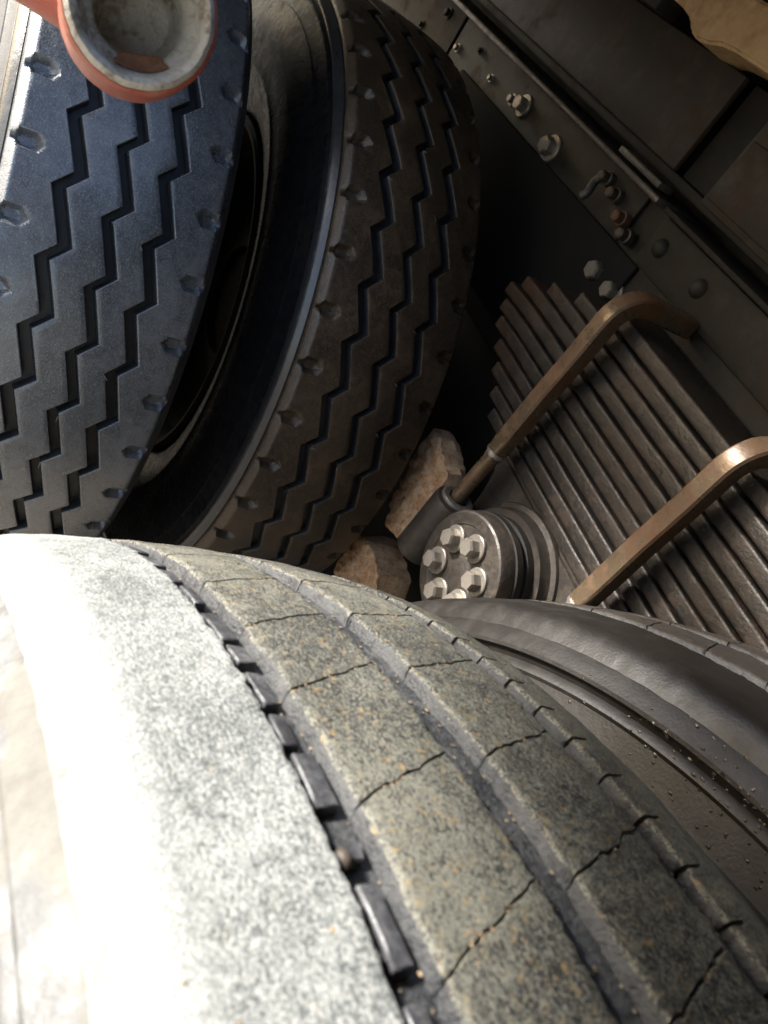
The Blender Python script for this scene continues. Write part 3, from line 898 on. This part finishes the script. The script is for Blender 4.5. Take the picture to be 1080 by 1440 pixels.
bbox('shade_floor', -2.6, 2.6, -1.25, 0.80, 0.80, 0.812, M['subframe'], 0.002)  # assumed floor, out of view, added to shade the wheels from above
bbox('shade_floor', -2.6, -0.32, 0.801, 1.262, 0.80, 0.812, M['subframe'], 0.002)  # opening left beside this piece so sky reflects in the zigzag tread
bbox('shade_floor', 0.20, 2.6, 0.801, 1.262, 0.80, 0.812, M['subframe'], 0.002)
bbox('shade_sill', -2.6, -0.08, 1.225, 1.26, 0.655, 0.7995, M['redpaint'], 0.004)  # unseen edge pieces added to keep sun off the inner ribs and chassis
bbox('shade_sill', -0.079, 0.50, 1.225, 1.26, 0.745, 0.7995, M['redpaint'], 0.004)
bbox('shade_sill', 0.501, 2.6, 1.225, 1.26, 0.585, 0.7995, M['redpaint'], 0.004)
bbox('sky_blocker', -2.6, 2.6, 0.28, 0.290, 0.50, 0.7995, M['rail'], 0.002)  # added behind the rail to stop sky leaking through the gap
# dust-covered cross beam end with its rounded lower corner
bm = bmesh.new()
out = [(0.425, .797), (0.425, .765), (0.41, .755), (0.37, .7525), (0.345, .7475), (0.33, .7375), (0.312, .7335), (0.29, .7355), (0.27, .742), (0.24, .7445), (0.20, .745), (-0.05, .745), (-0.05, .797)]
for x, z in out: bm.verts.new((x, .385 - .41, z - .62))
f = bm.faces.new(bm.verts)
ex = bmesh.ops.extrude_face_region(bm, geom=[f])
for v in ex['geom']:
    if isinstance(v, bmesh.types.BMVert): v.co.y = .455 - .41
bmesh.ops.bevel(bm, geom=[e for e in bm.edges if e.calc_length() > .03 or True], offset=0.0035, segments=2, affect='EDGES')
link('cross_beam', from_bm('cross_beam', bm, 40), M['tan'], bd)

# ------------------------------------------------------------------ mud-caked bracket beside the hub
def mud_slab(name, outline, y0, y1, parent):
    n = 40
    import itertools
    # resample the outline
    pts = [Vector((x, 0, z)) for x, z in outline]
    seg = [(pts[i], pts[(i + 1) % len(pts)]) for i in range(len(pts))]
    tot = sum((b - a).length for a, b in seg)
    ring = []
    for a, b in seg:
        k = max(2, int((b - a).length / tot * 140))
        for i in range(k): ring.append(a.lerp(b, i / k))
    c = sum(ring, Vector()) / len(ring)
    vv, ff = [], []
    layers = [(0.0, y0), (1.0, y0), (1.03, y0 * .6 + y1 * .4), (0.98, y1 - 0.004)] + [(q, y1) for q in [0.97 - 0.94 * k / 30 for k in range(31)]]
    m_ = len(ring)
    for s_, y in layers:
        for q in ring:
            v = c + (q - c) * s_
            nz = fnoise(v.x * 70, y * 70, v.z * 70, 5)
            d = Vector((q - c).normalized()) * (0.0045 * nz if s_ > 0.2 else 0)
            lump = 0.0045 * fnoise(v.x * 70, 3, v.z * 70, 6) + 0.006 * fnoise(v.x * 16, 9, v.z * 16, 2)
            vv.append((v.x + d.x, y + (lump if s_ < 1.0 and y == y1 else 0), v.z + d.z))
    for l in range(len(layers) - 1):
        for i in range(m_):
            j = (i + 1) % m_
            ff.append((l * m_ + i, l * m_ + j, (l + 1) * m_ + j, (l + 1) * m_ + i))
    ff.append(tuple(range((len(layers) - 1) * m_, len(layers) * m_)))
    return link(name, mesh(name, vv, ff, 30), M['mud'], parent)
mb = mud_slab('mud_clod', [(.222, .158), (.216, .105), (.190, .018), (.165, -.01), (.115, .012), (.115, .10), (.132, .150), (.190, .164)], .455, .490, None)
tag(mb, 'pale brown clod of dried mud between the zigzag wheel and the hub', 'mud clod', 'mud clods')
mb2 = mud_slab('mud_clod', [(.203, -.095), (.185, -.05), (.150, -.042), (.095, -.045), (.075, -.08), (.09, -.14), (.19, -.15)], .44, .500, None)
tag(mb2, 'smaller orange-brown mud clod low beside the edge of the worn wheel', 'mud clod', 'mud clods')

# ------------------------------------------------------------------ axle and brake drum behind the forward wheels
ax = empty('axle', (S2, 0, 0))
tag(ax, 'dark axle tube and brake drum behind the muddy zigzag wheel', 'axle')
link('axle_tube', lathe_me('axle_tube', [(-1.0, 0), (-1.0, .075), (-.25, .085), (-.18, .16), (-.1, .21), (.1, .21), (.18, .16), (.25, .085), (.50, .075), (.50, 0)], 48, 'Y', closed=False), M['rail'], ax)
link('brake_drum', lathe_me('brake_drum', [(.40, .08), (.40, .205), (.42, .21), (.56, .205), (.575, .19), (.575, .08)], 64, 'Y'), M['rail'], ax)

# ------------------------------------------------------------------ red pipe end close to the lens
def ray(px, py, t):
    d = RT * ((px - 540) / 1109.89) + UP * ((720 - py) / 1109.89) - BK
    return CAM + d * t
pc = ray(199, 10, 0.30)
axis = (ray(189, 30, 0.335) - pc).normalized()          # from the mouth into the pipe
pp = empty('red_pipe_end', pc)
tag(pp, 'open red pipe end with pale worn mouth hanging over the zigzag tread', 'pipe')
q = axis.to_track_quat('Z', 'Y')
pp.rotation_mode = 'QUATERNION'
pp.rotation_quaternion = q
ro = 0.0293
link('pipe_shell', lathe_me('pipe_shell', [(0.0045, ro - .0008), (0.007, ro + .0006), (0.012, ro + .0004), (0.055, ro + .0010), (0.055, ro - .004), (0.0048, ro - .0035)], 72, 'Z', sharp=35, rough=.0003), M['redpaint'], pp)
link('pipe_mouth', lathe_me('pipe_mouth', [(0.0046, ro - .0012), (0.0012, ro - .0016), (-0.0004, ro - .0032), (0.0004, ro - .0052), (0.004, ro - .0066), (0.009, ro - .0092), (0.011, ro - .0115), (0.030, ro - .0125), (0.036, ro - .016), (0.0375, 0.0), (0.040, 0.0), (0.040, ro - .0045), (0.0048, ro - .0037)], 72, 'Z', sharp=50, closed=False, rough=.00035), M['pipe_in'], pp)

arm0 = ray(140, 18, 0.335); arm1 = ray(-150, -168, 0.345)
inv = q.inverted()
me = tube_me('pipe_arm', [inv @ (arm0.lerp(arm1, k / 6) - pc) for k in range(7)], 0.0145, 28)
link('pipe_arm', me, M['redpaint'], pp)

# rusty slot low inside the mouth
dn = inv @ (-UP)
a0 = math.atan2(dn.y, dn.x) - 0.05
vv, ff = [], []
na = 18
for i in range(na + 1):
    u = i / na * 2 - 1
    a = a0 + u * rad(30)
    h = math.sqrt(max(0.0, 1 - u * u))
    for (t, r) in ((0.0062, ro - .0080), (0.0075, ro - .0088 - 0.0002 * h), (0.0100, ro - .0098 - .0012 * h), (0.0112, ro - .0112 - .0028 * h), (0.0125, ro - .0118 - .0026 * h)):
        vv.append((r * math.cos(a), r * math.sin(a), t - 0.0012 * h + 0.0003 * fnoise(i * .9, t * 900)))
for i in range(na):
    for c in range(4):
        ff.append((i * 5 + c, i * 5 + c + 1, (i + 1) * 5 + c + 1, (i + 1) * 5 + c))
link('rust_slot', mesh('rust_slot', vv, ff), M['rust'], pp)
